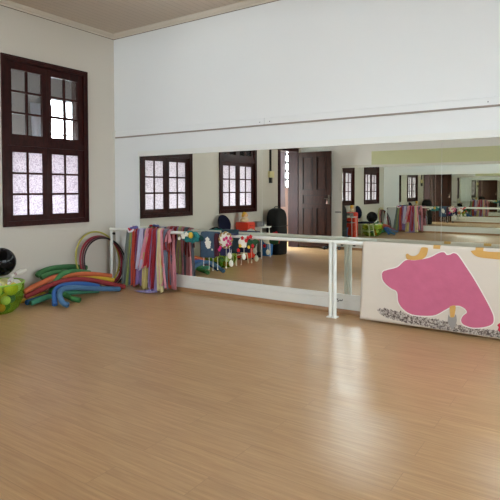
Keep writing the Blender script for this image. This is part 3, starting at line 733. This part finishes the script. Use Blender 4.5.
# ------------------------------------------------------------------ tub of balls, big black ball, skittles
TX, TY = .42, -2.27
tubm = bpy.data.materials.new('sheer_green_plastic'); tubm.use_nodes = True
nt = tubm.node_tree; pb = nt.nodes['Principled BSDF']; pb.inputs['Base Color'].default_value = lin((150, 200, 70)); pb.inputs['Roughness'].default_value = .25
trn = nt.nodes.new('ShaderNodeBsdfTransparent'); trn.inputs[0].default_value = (.86, .95, .62, 1); mxn = nt.nodes.new('ShaderNodeMixShader'); mxn.inputs[0].default_value = .14
nt.links.new(trn.outputs[0], mxn.inputs[1]); nt.links.new(pb.outputs[0], mxn.inputs[2]); nt.links.new(mxn.outputs[0], nt.nodes['Material Output'].inputs[0])
tb = root('ball_tub', (TX, TY, 0), 'sheer yellow-green plastic tub full of balls beside the pool noodles', 'tub')
b = BM(); lathe(b, [(.001, .004), (.2, .004), (.26, .05), (.305, .14), (.325, .24), (.33, .36), (.326, .36), (.32, .24), (.3, .142), (.255, .055), (.198, .009), (.001, .009)], 40, cap=False); link('tub_wall', b, tubm, tb, 50)
b = BM(); tube(b, [(.33*math.cos(2*PI*k/48), .33*math.sin(2*PI*k/48), .362) for k in range(48)], .008, 8, closed=True); link('tub_rim', b, mat('tub_rim_green', (150, 200, 70), .35), tb, 60)
cols = {'green': (40, 150, 50), 'dark green': (20, 100, 60), 'blue': (40, 90, 170), 'yellow': (228, 200, 60), 'white': (236, 236, 224), 'orange': (224, 110, 40), 'lime': (160, 200, 60)}
names = list(cols)
k = 0
for li, (z, Rm, ox) in enumerate(((.067, .16, 0), (.160, .21, .055))):
    for i in range(-4, 5):
        for j in range(-4, 5):
            x = (i+.5*(j % 2))*.114+ox; y = j*.099+(.033 if li == 1 else 0)
            if math.hypot(x, y) > Rm: continue
            nm = random.choice(names); rr = .055
            b = BM(); ball(b, (0, 0, 0), rr, seg=20, rings=12)
            o = link('play_ball', b, mat('ball_'+nm.replace(' ', '_'), cols[nm], .35), smooth=80); o.location = (TX+x, TY+y, z)
            tag(o, '%s play ball in the sheer green tub' % nm, 'ball', 'play balls in the green tub'); k += 1
for q in range(7):
    an = 2*PI*q/7+.35; nm = ('yellow', 'white', 'pale yellow', 'white', 'yellow', 'white', 'pale yellow')[q]
    b = BM(); ball(b, (0, 0, 0), .082, seg=24, rings=14)
    o = link('play_ball', b, mat('bigball_'+nm.replace(' ', '_'), {'yellow': (228, 206, 74), 'white': (236, 234, 220), 'pale yellow': (234, 226, 150)}[nm], .4, vary=.12, vscale=12), smooth=80)
    o.location = (TX+.225*math.cos(an), TY+.225*math.sin(an), .30)
    tag(o, 'large %s ball in the top layer of the sheer green tub' % nm, 'ball', 'large balls in the green tub')
b = BM(); ball(b, (0, 0, 0), .082, seg=24, rings=14); o = link('play_ball', b, MATS['bigball_white'], smooth=80); o.location = (TX, TY, .30)
tag(o, 'large white ball at the centre of the tub under the black ball', 'ball', 'large balls in the green tub')
b = BM(); ball(b, (0, 0, 0), .178, seg=40, rings=24)
o = link('black_ball', b, mat('glossy_black', (6, 6, 8), .1, spec=.22), smooth=80); o.location = (.38, -2.17, .60)
tag(o, 'big glossy black ball resting on top of the green tub', 'ball')
skw = mat('skittle_white', (232, 228, 218), .3); skr = mat('skittle_red', (150, 30, 40), .4)
def skittle(loc, rot, label):
    R = root('skittle', loc, label, 'skittle', 'toy skittles in the green tub'); R.rotation_euler = rot; R.scale = (.78,)*3
    b = BM(); lathe(b, [(.001, 0), (.026, 0), (.036, .04), (.044, .09), (.038, .14), (.024, .18), (.018, .205), (.022, .23), (.028, .255), (.022, .28), (.001, .288)], 20); link('skittle_body', b, skw, R, 60)
    for z, rr in ((.192, .0225), (.212, .0205)):
        b = BM(); lathe(b, [(rr, z-.005), (rr+.001, z), (rr, z+.005), (rr-.004, z+.005), (rr-.004, z-.005)], 20, cap=False); link('stripe', b, skr, R)
p = at(26, 269.5, 0, .42)
skittle((p.x, p.y, p.z), (math.radians(104), 0, math.radians(0)), 'white skittle with red neck stripes sticking out over the right of the tub')
skittle((TX+.16, TY+.12, .405), (math.radians(95), 0, math.radians(50)), 'white skittle with red stripes lying across the balls at the front of the tub')
skittle((TX-.16, TY+.1, .405), (math.radians(92), 0, math.radians(20)), 'white skittle with red stripes lying at the wall side of the tub')

# ------------------------------------------------------------------ furniture further along the left wall (seen in the mirrors)
cr_m = mat('cream_metal', (222, 216, 186), .35); navyseat = mat('navy_upholstery', (9, 12, 38), .9, spec=.15, bump=.1)
ch = root('school_chair', (.38, -2.74, 0), 'navy chair with a rounded backrest and cream metal legs against the left wall', 'chair')
b = BM()
n = 28; A = []
for k in range(n):
    an = 2*PI*k/n; yy = .2*math.cos(an); zz = .78+.2*math.sin(an); A.append(Vector((-.23-(zz-.78)*.18+.03*(1-(yy/.2)**2)*-1, yy, zz)))
poly(b, A, (1, 0, 0), .03); link('backrest', b, navyseat, ch, 40)
link('seat', bx(-.2, .22, -.21, .21, .43, .475, bev=.02), navyseat, ch, 40)
for sx, sy in ((-1, -1), (-1, 1), (1, -1), (1, 1)):
    b = BM(); tube(b, [(sx*.17, sy*.17, .44), (sx*.225, sy*.215, .0)], .012, 10); link('leg', b, cr_m, ch, 60)
b = BM(); tube(b, [(-.205, -.2, .2), (.2, -.2, .2), (.2, .2, .2), (-.205, .2, .2)], .009, 8); link('stretcher', b, cr_m, ch, 60)
for sy in (-.1, .1):
    b = BM(); tube(b, [(-.17, sy, .44), (-.235, sy, .5), (-.245, sy, .75)], .01, 8); link('back_frame', b, cr_m, ch, 60)

redp = mat('orange_red_plastic', (226, 56, 26), .35); redd = mat('dark_red_plastic', (186, 36, 22), .4)
dx0, dx1, dy0, dy1 = .05, .36, -3.58, -3.29
du = root('drawer_unit', ((dx0+dx1)/2, (dy0+dy1)/2, 0), 'orange-red plastic drawer unit between the navy chair and the white side table', 'drawer unit')
w, d_ = (dx1-dx0)/2, (dy1-dy0)/2
b = BM(); box(b, -w, w-.02, -d_, d_, .03, .8, bev=.012); link('drawer_body', b, redp, du, 40)
for i in range(4):
    z0 = .05+.186*i; q = link('drawer', bx(w-.02, w, -d_+.012, d_-.012, z0, z0+.175, bev=.004), redp, du, 40)
    link('handle', bx(w, w+.015, -.06, .06, z0+.11, z0+.13, bev=.004), redd, q, 40)
for sx in (-1, 1):
    for sy in (-1, 1): link('foot', bx(sx*(w-.05)-.02, sx*(w-.05)+.02, sy*(d_-.04)-.02, sy*(d_-.04)+.02, 0, .03), black_m, du)
dl = root('plush_doll', ((dx0+dx1)/2, (dy0+dy1)/2+.03, .8), 'small yellow-haired plush doll in cream sitting on the orange-red drawers', 'doll')
b = BM(); ball(b, (0, 0, .06), .07, (1, 1.2, .9), 14, 10, .1); ball(b, (.0, .09, .04), .035, (1.4, 1.2, .9), 10, 8); ball(b, (.0, -.09, .04), .035, (1.4, 1.2, .9), 10, 8); link('doll_body', b, mat('cream_plush', (222, 200, 162), .9, bump=.4), dl, 60)
b = BM(); ball(b, (.01, .0, .15), .05, seg=14, rings=10); link('doll_head', b, mat('peach_cloth', (226, 180, 140), .8), dl, 60)
b = BM(); ball(b, (-.005, .0, .175), .055, (1, 1.25, .75), 14, 10, .25); ball(b, (0, .07, .14), .028, wob=.2); ball(b, (0, -.07, .14), .028, wob=.2); link('doll_hair', b, mat('yellow_yarn', (214, 164, 54), .9, bump=.5), dl, 60)

tbw = root('side_table', (.28, -3.84, 0), 'small white side table with thin legs between the drawers and the black bag', 'table')
b = BM(); box(b, -.22, .2, -.21, .2, .66, .685, bev=.005); link('tabletop', b, white_m, tbw, 40)
for sx, sy in ((-1, -1), (-1, 1), (1, -1), (1, 1)):
    b = BM(); tube(b, [(sx*.17, sy*.16, .66), (sx*.19, sy*.18, 0)], .011, 8); link('leg', b, white_m, tbw, 60)
link('lower_shelf', bx(-.17, .17, -.16, .16, .5, .512), grey_rail, tbw)
bk = root('wire_basket', (.24, -3.8, .685), 'grey wire basket standing on the white side table', 'basket')
b = BM(); box(b, -.12, .12, -.14, .14, 0, .01)
for s in (-1, 1):
    box(b, s*.12-.004, s*.12+.004, -.14, .14, 0, .1); box(b, -.12, .12, s*.14-.004, s*.14+.004, 0, .1)
link('basket_wall', b, mat('grey_plastic', (120, 118, 120), .5), bk)
tag(link('book', bx(.12, .36, -3.92, -3.74, .512, .552), maroon), 'dark maroon book lying on the lower shelf of the white side table', 'book')
tag(link('paper_stack', bx(.12, .36, -4.03, -3.945, .685, .72), whitef), 'small stack of white paper on the white side table', 'paper')
tag(link('storage_box', bx(.12, .32, -3.88, -3.74, 0, .12, bev=.008), black_m), 'small black box on the floor under the white side table', 'box')
bb = root('storage_bin', (.26, -4.2, 0), 'blue plastic bin on the floor between the side table and the black bag', 'bin')
b = BM()
prof = [(.13, 0), (.16, .36), (.175, .36), (.175, .375), (.15, .375), (.12, .012), (.001, .012)]
lathe(b, prof, 4, cap=False)
bmesh.ops.rotate(b, verts=b.verts[:], cent=(0, 0, 0), matrix=Matrix.Rotation(PI/4, 3, 'Z')); link('bin_body', b, mat('blue_plastic', (40, 112, 176), .4), bb)
link('bin_floor', bx(-.09, .09, -.09, .09, 0, .01), MATS['blue_plastic'], bb)

sp = root('equipment_bag', (.3, -4.58, 0), 'tall black fabric bag with a rounded top standing beside the doorway', 'bag')
b = BM(); R1 = .2; A = []
for (hx, z) in ((.19, .0), (.205, .05), (.21, .3), (.205, .6), (.2, .85), (.185, .95), (.15, 1.02), (.08, 1.06)):
    ring = []
    for k in range(28):
        an = 2*PI*k/28; cx_ = math.copysign(abs(math.cos(an))**.5, math.cos(an)); cy_ = math.copysign(abs(math.sin(an))**.5, math.sin(an))
        ring.append(b.verts.new((cx_*hx*.95, cy_*hx*1.08, z+.01*noise.noise(Vector((cx_*3, cy_*3, z*5))))))
    A.append(ring)
for p_, q_ in zip(A, A[1:]):
    for k in range(28): b.faces.new((p_[k], p_[(k+1) % 28], q_[(k+1) % 28], q_[k]))
b.faces.new(A[0][::-1]); b.faces.new(A[-1]); link('bag_body', b, cloth_black, sp, 50)
for z in (.33, .66):
    b = BM(); tube(b, [(math.copysign(abs(math.cos(2*PI*k/28))**.5, math.cos(2*PI*k/28))*.202, math.copysign(abs(math.sin(2*PI*k/28))**.5, math.sin(2*PI*k/28))*.255, z) for k in range(28)], .006, 6, closed=True)
    link('seam_band', b, mat('black_trim', (34, 36, 38), .5), sp, 60)
b = BM(); tube(b, smooth_path([(0, -.1, 1.06), (0, -.07, 1.1), (0, .07, 1.1), (0, .1, 1.06)], 5), .01, 8); link('carry_handle', b, black_m, sp, 60)

# wall socket with a loose dark cord by the corner post
ws = root('wall_socket', (at(121, 268, 1, 0).x, 0, at(121, 268, 1, 0).z), 'white wall socket with a short dark cord low beside the barre post', 'socket')
link('socket_plate', bx(-.04, .04, -.01, 0, -.05, .05, bev=.003), white_m, ws)
b = BM(); tube(b, smooth_path([(-.02, -.012, .03), (.0, -.03, .02), (.02, -.03, -.01), (-.01, -.035, -.03), (.03, -.03, -.05)], 5), .007, 6)
link('cord', b, black_m, ws, 60)

# ------------------------------------------------------------------ view settings
SC.view_settings.view_transform = 'Standard'; SC.view_settings.look = 'None'
SC.view_settings.exposure = 2.58; SC.view_settings.gamma = 1.0; SC.view_settings.use_curve_mapping = False
try:
    SC.cycles.max_bounces = 16; SC.cycles.glossy_bounces = 12; SC.cycles.diffuse_bounces = 5; SC.cycles.transparent_max_bounces = 12
    SC.cycles.transmission_bounces = 8; SC.cycles.sample_clamp_indirect = 6
except Exception: pass
